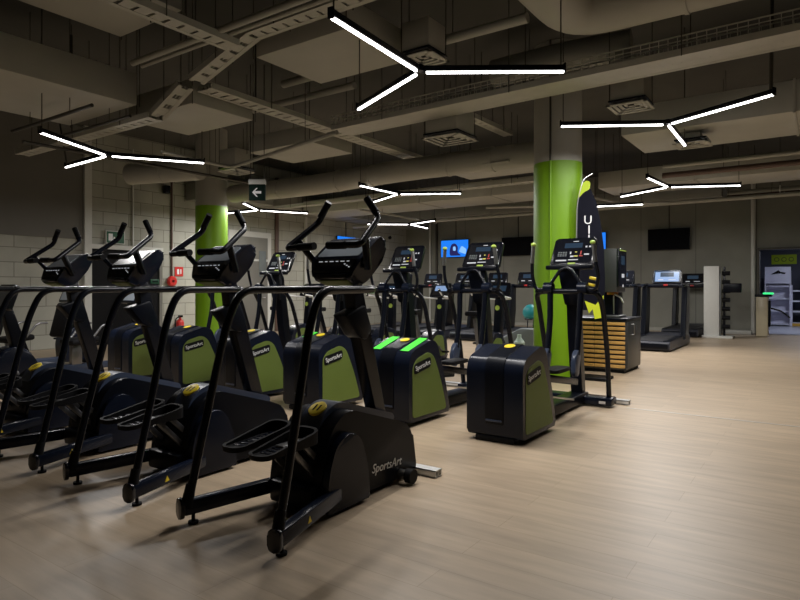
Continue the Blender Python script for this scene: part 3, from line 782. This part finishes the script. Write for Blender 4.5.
fs_ = empty('fire_sign', (WL + .012, 9.42, 1.62), 0, 'small red and white fire sign above the alarm call point', 'sign')
MB().box((0, 0, .10), (.012, .24, .24)).build('sign_plate', M['red'], fs_)
q = MB(); q.prism([(-.06, .03), (.0, .03), (.0, .16), (-.06, .16)], .007, .0085, 'x'); q.box((.0078, .05, .10), (.002, .03, .12)); q.build('pictogram', M['whitemark'], fs_)
ex2 = empty('wall_box', (WL + .03, 8.72, 1.42), 0, 'small green box on the left block wall beside the alarm', 'box')
MB().box((0, 0, .04), (.05, .22, .10), .006).build('case', M['exitgreen'], ex2); MB().box((.026, 0, .04), (.004, .16, .05)).build('face_plate', M['exitdark'], ex2)
pf = MB(); pf.box((WL + .13, 8.25, 1.29), (.26, .42, .04), .006)
tag(pf.build('wall_shelf', M['rail']), 'small dark shelf on the left block wall left of the green box', 'shelf')
sp_ = empty('loudspeaker', (WL + .1, 9.0, 3.75), 0, 'small dark wall speaker high on the left block wall', 'speaker')
MB().box((0, 0, 0), (.16, .14, .2), .02).build('casing', M['rail'], sp_); MB().box((-.07, 0, 0), (.06, .06, .06)).build('wall_mount', M['rail'], sp_); MB().cyl((.08, 0, 0), (.086, 0, 0), .05).build('cone', M['rubber'], sp_)
cm2 = empty('security_camera', (WL + .08, 18.5, 3.2), 0, 'small dark dome camera high on the wall left of the lit television', 'camera')
MB().ball((0, 0, 0), (.07, .07, .07), 14).build('dome', M['gloss'], cm2); MB().box((-.04, 0, .06), (.08, .1, .05), .01).build('mount', M['white'], cm2)

# ------------------------------------------------------------------ far right: rack tower, gate, back room
rt = empty('rack_tower', (-2.20, 17.75, 0), 0, 'white storage tower with black accessories beside the far treadmill', 'rack')
MB().box((-.20, 0, .94), (.36, .32, 1.86), .006).build('tower_panel', M['white'], rt)
MB().box((-.06, -.02, .03), (.72, .42, .06), .01).build('base', M['white'], rt)
MB().box((.08, .02, .95), (.05, .06, 1.80), .008).build('rack_post', M['rail'], rt)
for k in range(7):
    MB().cyl((.04, -.06, .30 + k * .23), (.22, -.06, .30 + k * .23), .055, seg=14).build('accessory', M['rubber'], rt)
MB().box((.28, -.06, 1.30), (.40, .20, .24), .02).build('tool_box', M['black'], rt)
tag(MB().box((-1.98, WB - .20, .055), (.66, .30, .11), .01).build('step_bench', M['white']), 'low pale step by the far wall right of the white rack tower', 'step')

gt = empty('entry_gate', (-1.34, 18.80, 0), 0, 'cream entry gate post with green light before the doorway', 'gate')
MB().box((0, 0, .54), (.28, .34, 1.06), .03).build('post', M['cream'], gt)
MB().box((.03, 0, 1.10), (.38, .40, .07), .02).build('cap', M['black'], gt)
MB().box((.14, -.10, 1.155), (.24, .18, .05), .02).build('green_light', M['green'], gt)
MB().tube(smooth_path([(.13, 0, .78), (.42, -.02, .70), (.62, -.02, .52)], .08), .022, 10).build('turnstile_arm', M['rail'], gt)
MB().box((.16, 0, .62), (.06, .26, .70), .02).build('mechanism', M['black'], gt)

su = empty('shelf_unit', (-1.29, 24.6, 0), 0, 'pale lilac shelf unit with black emblem on its header in the back room', 'shelf')
for x in (-.36, .36): MB().box((x, 0, .95), (.04, .40, 1.9)).build('side_panel', M['shelf'], su)
for z in (.06, .50, .93, 1.36): MB().box((0, 0, z), (.70, .40, .04)).build('shelf_board', M['shelf'], su)
MB().box((0, .18, .98), (.70, .03, 1.9)).build('back_panel', M['shelf'], su)
MB().box((0, -.15, 1.74), (.76, .06, .58), .01).build('header', M['shelf'], su)
m_ = MB(); m_.prism([(-.2, -.05), (-.05, .05), (.02, .10), (.08, .03), (.24, .0), (.2, -.04), (.02, -.03)], -.005, .005, 'y')
m_.xf(Matrix.Translation((.0, -.183, 1.82))).build('emblem', M['rail'], su)
su2 = empty('display_shelf', (-.27, 24.6, 0), 0, 'shelf unit with ochre disc at the right edge of the back room', 'shelf')
for x in (-.62, .62): MB().box((x, 0, .7), (.04, .40, 1.4)).build('side_panel', M['shelf'], su2)
for z in (.10, .50, .85, 1.20): MB().box((0, 0, z), (1.2, .40, .05)).build('shelf_board', M['shelf'], su2)
MB().box((0, -.19, .06), (1.2, .03, .10)).build('kick_board', M['ochre'], su2)
MB().cyl((.05, .0, 1.62), (.05, .05, 1.62), .42, seg=32).build('disc', M['ochre'], su2)
ls = empty('wall_sign', (-1.16, 25.57, 2.32), 0, 'lime green rectangular sign with three rings above the back-room shelves', 'sign')
MB().box((0, 0, 0), (.76, .05, .34), .008).build('sign_board', M['limefabric'], ls)
m_ = MB()
for x in (-.22, 0, .22): m_.tube([(x + .07 * cos(a), -.03, .07 * sin(a)) for a in [2 * pi * k / 20 for k in range(21)]], .014, 6)
m_.build('rings', M['olive'], ls)
bl = empty('back_room_lamp', (.3, 21.6, 2.98), 0, 'flat white lamp on the back-room ceiling inside the doorway', 'lamp')
MB().box((0, 0, 0), (1.2, .6, .03)).build('lamp_frame', M['white'], bl)
lp_ = MB().box((0, 0, -.018), (1.1, .5, .008)).build('diffuser', mat('back room diffuser', (.9, .9, .9), .4, emit=(.80, .85, 1.0), estr=50.0), bl)

# ------------------------------------------------------------------ Y-shaped ceiling lights
LZ = 3.2
LAMP_W = 35.0
def ylight(v, u, ang, label, z=3.2, lean=None):
    LZ = z
    e = empty('ceiling_light', (v, u, LZ), radians(ang), label, 'ceiling light', 'three-armed ceiling lights')
    for k in range(3):
        a = 2 * pi * k / 3; d_ = Vector((cos(a), sin(a), 0))
        arm = MB().bar(d_ * .03 + Vector((0, 0, .045)), d_ * 1.28 + Vector((0, 0, .045)), .050, .050, .004).build('arm', M['rail'], e)
        MB().bar(d_ * .06 + Vector((0, 0, .012)), d_ * 1.275 + Vector((0, 0, .012)), .027, .017, .003).build('diffuser', M['tube'], arm)
        MB().bar(d_ * 1.275 + Vector((0, 0, .045)), d_ * 1.29 + Vector((0, 0, .045)), .056, .085, .004).build('end_cap', M['gloss'], arm)
        la = bpy.data.lights.new('lamp_glow', 'AREA'); la.shape = 'RECTANGLE'; la.size = 1.2; la.size_y = .03
        la.energy = LAMP_W; la.color = (1.0, .972, .95)
        lo = bpy.data.objects.new('lamp_glow', la); COL.objects.link(lo); lo.parent = arm
        lo.location = d_ * .67 + Vector((0, 0, -.004)); lo.rotation_euler = (0, 0, a)
        tp = Vector((0, 0, ZC - LZ))
        if lean and k == lean[0]: tp = tp + Matrix.Rotation(-radians(ang), 3, 'Z') @ Vector((lean[1], lean[2], 0))
        MB().tube([d_ * 1.25 + Vector((0, 0, .07)), d_ * 1.25 + tp], .006 if not (lean and k == lean[0]) else lean[3], 8).build('suspension_cord', M['rod'], arm)
    MB().cyl((0, 0, .02), (0, 0, .072), .05, seg=18).build('hub', M['rail'], e)
    return e
ylight(-2.94, 4.5, 34, 'largest three-armed ceiling light, at the top centre of the picture')
ylight(-1.54, 7.85, -28.5, 'three-armed ceiling light at the upper right, before the right column', 3.26, (0, .02, -.02, .018))
ylight(-8.13, 4.54, 57, 'three-armed ceiling light at the upper left below the big duct', 3.115, (1, -.24, -.17, .013))
ylight(-7.12, 10.1, 31, 'three-armed ceiling light above the nearest stepping machine handlebars')
ylight(-11.43, 10.22, 63, 'three-armed ceiling light beside the left green column')
ylight(-2.42, 12.34, 26, 'three-armed ceiling light above the dark far-wall television')
ylight(-10.22, 15.12, -22, 'farthest three-armed ceiling light, in front of the far wall')
ylight(-4.63, 14.23, 14, 'three-armed ceiling light half hidden behind the feather flag')

# ------------------------------------------------------------------ ducts, trays, pipes under the slab
def rods(e, pts, z0, name='hanger_rod', r=.006):
    for (x, y) in pts: MB().tube([(x, y, z0), (x, y, ZC - e.location.z)], r, 6).build(name, M['rod'], e)
def duct(v0, v1, u0, u1, z0, z1, label, m='duct', flange=True, rodpts=None):
    c = Vector(((v0 + v1) / 2, (u0 + u1) / 2, 0))
    e = empty('air_duct', (c.x, c.y, z0), 0, label, 'air duct')
    L, W, Hh = v1 - v0, u1 - u0, z1 - z0
    MB().box((0, 0, Hh / 2), (L, W, Hh), .012).build('duct_body', M[m], e)
    if flange:
        long_x = L > W; n = max(1, int((L if long_x else W) / 1.9))
        for k in range(1, n):
            t = -.5 + k / n
            if long_x: MB().box((t * L, 0, Hh / 2), (.03, W + .03, Hh + .03)).build('flange', M[m], e)
            else: MB().box((0, t * W, Hh / 2), (L + .03, .03, Hh + .03)).build('flange', M[m], e)
    rp = [(-L / 2 - .02, -W / 2 - .02), (L / 2 + .02, -W / 2 - .02), (L / 2 + .02, W / 2 + .02), (-L / 2 - .02, W / 2 + .02)] if rodpts is None else rodpts
    rods(e, rp, -.02)
    return e
def rduct(pts, r, label, m='duct', bend=.5):
    e = empty('round_duct', (0, 0, 0), 0, label, 'air duct')
    e.location = pts[0]; o = Vector(pts[0])
    P = smooth_path([Vector(p) - o for p in pts], bend, 8)
    MB().tube(P, r, 28).build('duct_body', M[m], e, 60)
    for a, b in zip(pts, pts[1:]):
        q = (Vector(a) + Vector(b)) / 2 - o; MB().tube([q, (q.x, q.y, ZC - o.z)], .006, 6).build('hanger_rod', M['rod'], e)
        a, b = Vector(a) - o, Vector(b) - o; n = int((b - a).length / 1.2)
        for k in range(1, n + 1):
            c = a + (b - a) * k / (n + 1); t = (b - a).normalized()
            MB().cyl(c - t * .02, c + t * .02, r + .012, seg=28).build('collar', M[m], e)
    return e
def tray(p0, p1, wd, label, hh=.07, m='tray', mesh=False, rodn=3):
    """perforated cable tray: floor with crossing slots, two upstands"""
    p0, p1 = Vector(p0), Vector(p1); L = (p1 - p0).length
    e = empty('cable_tray', p0, 0, label, 'cable tray')
    y = (p1 - p0).normalized(); x = y.cross(Vector((0, 0, 1))).normalized()
    fm = frame((0, 0, 0), x, y)
    b = MB()
    for s in (-1, 1): b.box((s * wd / 2, L / 2, hh / 2), (.012, L, hh))
    b.xf(fm).build('side_channel', M[m], e)
    if mesh:
        for s in (-1, 0, 1):
            g_ = MB(); xx = s * wd / 2
            g_.box((xx, L / 2, .20), (.012, L, .012)); g_.box((xx, L / 2, hh), (.014, L, .014)); g_.box((xx, L / 2, .15), (.008, L, .008))
            for k in range(int(L / .09)): g_.box((xx, .05 + k * .09, .10), (.007, .007, .20))
            g_.xf(fm).build('wire_side', M[m], e)
    n = int(L / .16); s_ = MB()
    for s in (-1, 1): s_.box((s * (wd / 2 - .025), L / 2, .004), (.05, L, .006))
    for k in range(n): s_.box((0, (k + .5) * L / n, .006), (wd - .06, .125, .005))
    if mesh: s_.box((0, L / 2, .006), (wd - .06, L, .004))
    s_.xf(fm).build('slotted_floor', M[m], e)
    cbz = MB()
    for k in range(3): cbz.tube([(-wd * .25 + k * wd * .25, 0.02, .03), (-wd * .25 + k * wd * .25, L - .02, .03)], .016, 6)
    cbz.xf(fm).build('cables', M['pipe'], e)
    for k in range(rodn):
        t = (k + .5) / rodn; c = y * (L * t)
        for s in (-1, 1):
            q = c + x * s * (wd / 2 + .02)
            MB().tube([(q.x, q.y, q.z - .01), (q.x, q.y, ZC - p0.z)], .006, 6).build('hanger_rod', M['rod'], e)
    return e
def pipe(pts, r, label, m='pipe', rodn=2):
    o = Vector(pts[0]); e = empty('ceiling_pipe', o, 0, label, 'pipe')
    P = [Vector(p) - o for p in pts]
    MB().tube(smooth_path(P, .15, 5) if len(P) > 2 else P, r, 12).build('pipe_run', M[m], e, 60)
    for a, b in zip(P, P[1:]):
        for k in range(rodn):
            c = a.lerp(b, (k + .5) / rodn)
            MB().tube([c, (c.x, c.y, ZC - o.z)], .005, 6).build('hanger_rod', M['rod'], e)
    return e
def diffuser(v, u, z, s, label, box=True, bh=.32):
    e = empty('air_diffuser', (v, u, z), 0, label, 'air diffuser')
    b = MB()
    for k in range(4):
        w_ = s * (1 - k * .22)
        for (x, y, a, c) in ((0, -w_ / 2 + .02, w_, .04), (0, w_ / 2 - .02, w_, .04), (-w_ / 2 + .02, 0, .04, w_), (w_ / 2 - .02, 0, .04, w_)):
            b.box((x, y, .004 + .012 * k), (a, c, .01))
    b.build('louvres', M['tray'], e)
    MB().box((0, 0, .06), (s * .92, s * .92, .02)).build('backing', M['rail'], e)
    if box: MB().box((0, 0, .07 + bh / 2), (s * .84, s * .84, bh), .008).build('plenum_box', M['duct'], e)
    if not box: MB().box((0, 0, .11), (s * .5, s * .5, .10)).build('hanger_collar', M['duct'], e)
    if box: rods(e, [(-s * .43, -s * .43), (s * .43, s * .43)], .05)
    return e

duct(-8.75, -7.08, -2.5, 4.34, 3.6, 4.0, 'large rectangular duct at the upper left above the left ceiling light')
duct(-7.85, -6.42, 4.68, 5.65, 3.60, 3.92, 'short rectangular duct beyond the end of the large upper-left duct')
duct(-6.66, -5.5, -2.5, 3.88, 4.2, 4.62, 'broad raised duct cut off by the top edge at the left')
duct(-7.95, -6.55, 6.9, 7.95, 3.58, 3.85, 'wide flat duct above the second stepping machine, left of centre')
duct(-5.35, -4.0, 4.75, 5.85, 3.95, 4.3, 'broad duct underside left of the largest ceiling light')
duct(-12.2, -4.3, 12.6, 13.9, 3.42, 3.78, 'long duct crossing the ceiling before the far lights, left half')
duct(-4.0, 5.5, 13.2, 14.4, 3.45, 3.8, 'long duct crossing the ceiling behind the right column')
duct(-2.4, 6.0, 9.0, 10.4, 3.5, 3.9, 'wide duct at the right edge above the upper right ceiling light')
duct(-5.9, -3.8, 9.75, 10.9, 3.5, 3.8, 'flat duct left of the right column behind the square diffuser')
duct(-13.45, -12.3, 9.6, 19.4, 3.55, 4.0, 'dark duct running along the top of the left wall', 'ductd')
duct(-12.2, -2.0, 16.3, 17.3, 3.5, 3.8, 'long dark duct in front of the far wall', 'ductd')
rduct([(-2.15, 1.5, 4.2), (-2.15, 6.25, 4.2), (6.5, 6.25, 4.2)], .28, 'fat round duct with elbow at the top right', bend=.42)
rduct([(-11.0, 6.6, 3.50), (-9.45, 7.05, 3.50)], .20, 'short round duct behind the upper left light, ending by the left column')
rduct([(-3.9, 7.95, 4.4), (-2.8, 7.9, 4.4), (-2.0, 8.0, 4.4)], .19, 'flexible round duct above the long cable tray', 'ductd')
rduct([(-11.0, 9.1, 3.44), (-8.6, 9.05, 3.38), (-6.2, 9.1, 3.46), (-3.75, 9.35, 3.48)], .20, 'long flexible duct sagging between the two green columns', bend=.9)
tray((-5.25, -1.0, 3.9), (-5.25, 4.33, 3.9), .22, 'perforated cable tray running to the top edge left of centre')
tray((-6.2, 4.68, 3.72), (-6.35, 10.6, 3.72), .26, 'long cable tray running away from the upper left toward the far lights')
tray((-10.6, 4.5, 3.44), (-6.93, 4.5, 3.44), .20, 'low cable tray stub behind the upper left light')
tray((-6.85, 4.5, 3.46), (-6.3, 4.5, 3.72), .20, 'short sloping tray link at the upper left tray junction', rodn=1)
tray((-6.1, 4.5, 3.74), (-5.1, 4.5, 4.05), .20, 'sloping cable tray rising to the right of the tray junction', rodn=1)
tray((-5.1, 4.5, 4.05), (-2.5, 4.5, 4.05), .20, 'cable tray crossing behind the largest ceiling light at the top')
tray((-5.95, 6.95, 3.63), (5.5, 6.85, 3.72), .44, 'wide cable tray crossing the picture from centre to the right edge', .06, mesh=True, rodn=6)
tray((-4.4, 7.15, 3.86), (-4.35, 9.4, 3.86), .16, 'narrow cable tray ending at the right column')
tray((-12.2, 11.6, 3.45), (-4.6, 11.6, 3.45), .25, 'far cable tray crossing beneath the long duct', rodn=6)
pipe([(-6.3, 6.1, 4.2), (-2.6, 6.1, 4.2)], .055, 'thick pale pipe crossing behind the largest ceiling light')
pipe([(-9.0, 6.6, 4.15), (-5.4, 6.6, 4.15)], .05, 'pale pipe at the upper left behind the sloping tray')
pipe([(-6.75, 4.08, 3.98), (-2.6, 4.08, 3.98)], .035, 'pipe crossing near the top edge left of the largest light')
pipe([(-6.75, 4.20, 3.98), (-2.6, 4.20, 3.98)], .025, 'thin second pipe beside the pipe near the top edge')
pipe([(-8.15, 5.40, 3.35), (-8.25, 6.78, 3.35), (-5.25, 6.05, 3.35)], .03, 'thin bent sprinkler pipe above the left column')
pipe([(-8.6, 9.1, 3.38), (-4.2, 9.1, 3.38)], .022, 'thin sprinkler pipe under the flat ducts in the middle')
pipe([(-9.7, 12.1, 3.3), (-9.7, 15.8, 3.3)], .03, 'thin pipe running to the far wall left of the lit television')
pipe([(-12.9, 15.7, 3.35), (4.0, 15.7, 3.35)], .05, 'long pipe crossing before the far wall')
pipe([(-13.0, 18.6, 3.75), (6.0, 18.6, 3.75)], .07, 'fat pipe along the top of the far wall', 'brown', 4)
pipe([(-13.0, 19.1, 3.95), (6.0, 19.1, 3.95)], .06, 'pale pipe along the top of the far wall', 'pipe', 4)
pipe([(-6.9, 13.6, 3.3), (-3.0, 15.2, 3.3)], .03, 'slanting thin pipe left of the right column')
pipe([(-9.4, 4.0, 3.4), (-9.4, 8.3, 3.4)], .025, 'thin dark pipe under the large upper-left duct', 'rod')
pipe([(-8.9, 4.2, 3.42), (-7.0, 4.2, 3.42)], .02, 'thin dark pipe just behind the upper left light', 'rod')
pipe([(-2.3, 11.3, 3.42), (5.5, 11.3, 3.42)], .035, 'thin pipe crossing at the right before the long duct', 'pipe', 4)
pipe([(-2.4, 11.75, 3.34), (5.5, 11.75, 3.34)], .05, 'red-brown pipe crossing at the right below the long duct', 'brown', 4)
pipe([(-9.0, 3.7, 3.42), (-6.95, 3.7, 3.42)], .022, 'thin dark pipe under the end of the large upper-left duct', 'rod')
pipe([(-4.6, 11.3, 3.3), (-3.9, 14.8, 3.3)], .025, 'thin pipe just left of the right column running to the far wall')
diffuser(-3.68, 5.72, 3.86, .42, 'black-slotted air diffuser beside the hub of the largest ceiling light')
diffuser(-4.35, 7.45, 3.40, .60, 'square air diffuser hanging left of the right column')
diffuser(-1.98, 7.88, 3.56, .48, 'square air diffuser above the upper right ceiling light', True, .5)
diffuser(-1.52, 9.4, 3.32, .45, 'square air diffuser below the wide right duct', False)
diffuser(-8.8, 7.35, 3.42, .50, 'square air diffuser right of the left column')
diffuser(-8.95, 2.9, 3.30, .42, 'air diffuser at the left edge below the large upper-left duct', False)
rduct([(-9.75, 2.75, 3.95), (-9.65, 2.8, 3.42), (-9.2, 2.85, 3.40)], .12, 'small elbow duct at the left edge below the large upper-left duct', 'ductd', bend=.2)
# hanging exit sign with arrow
hs_ = empty('hanging_sign', (-7.49, 6.68, 2.72), radians(35), 'hanging dark exit sign with white arrow right of the left column', 'sign')
MB().box((0, 0, .12), (.26, .06, .26), .006).build('sign_case', M['exitdark'], hs_)
MB().box((0, 0, .29), (.27, .08, .08), .006).build('lamp_bar', M['white'], hs_)
a_ = MB(); a_.prism([(-.075, .12), (-.01, .19), (-.01, .16), (.02, .16)][:2] + [(.015, .19), (-.03, .14), (.07, .14), (.07, .10), (-.03, .10), (.015, .05), (-.01, .05)], -.034, -.031, 'y')
a_.build('arrow', M['whitemark'], hs_)
for x in (-.11, .11): MB().tube([(x, 0, .33), (x, 0, ZC - 2.72)], .007, 6).build('hanger_rod', M['rod'], hs_)
bx = empty('sensor_box', (-1.42, 17.6, 4.02), 0, 'small pale box hanging at the upper right corner by the white pipe', 'sensor')
MB().box((0, 0, 0), (.26, .2, .16), .02).build('case', M['white'], bx); MB().tube([(0, 0, .08), (0, 0, ZC - 4.02)], .01, 6).build('hanger_rod', M['rod'], bx)
hk = empty('ceiling_hook', (-.85, 17.0, 3.55), 0, 'pale hook hanging on a chain at the right edge', 'hook')
MB().tube([(0, 0, .2), (0, 0, ZC - 3.55)], .008, 6).build('chain', M['rod'], hk)
MB().tube(smooth_path([(0, 0, .2), (0, 0, 0), (.06, 0, -.06), (.09, 0, .03)], .04), .015, 8).build('hook_body', M['white'], hk)

# ------------------------------------------------------------------ light and colour
wd = bpy.data.worlds.new('world'); scene.world = wd; wd.use_nodes = True
wd.node_tree.nodes['Background'].inputs['Color'].default_value = (.5, .5, .5, 1)
wd.node_tree.nodes['Background'].inputs['Strength'].default_value = .0
scene.view_settings.view_transform = 'Standard'; scene.view_settings.look = 'None'
scene.view_settings.gamma = 1.0; scene.view_settings.use_curve_mapping = False
scene.view_settings.exposure = 0.0
scene.cycles.max_bounces = 8; scene.cycles.diffuse_bounces = 5; scene.cycles.sample_clamp_indirect = 4.0
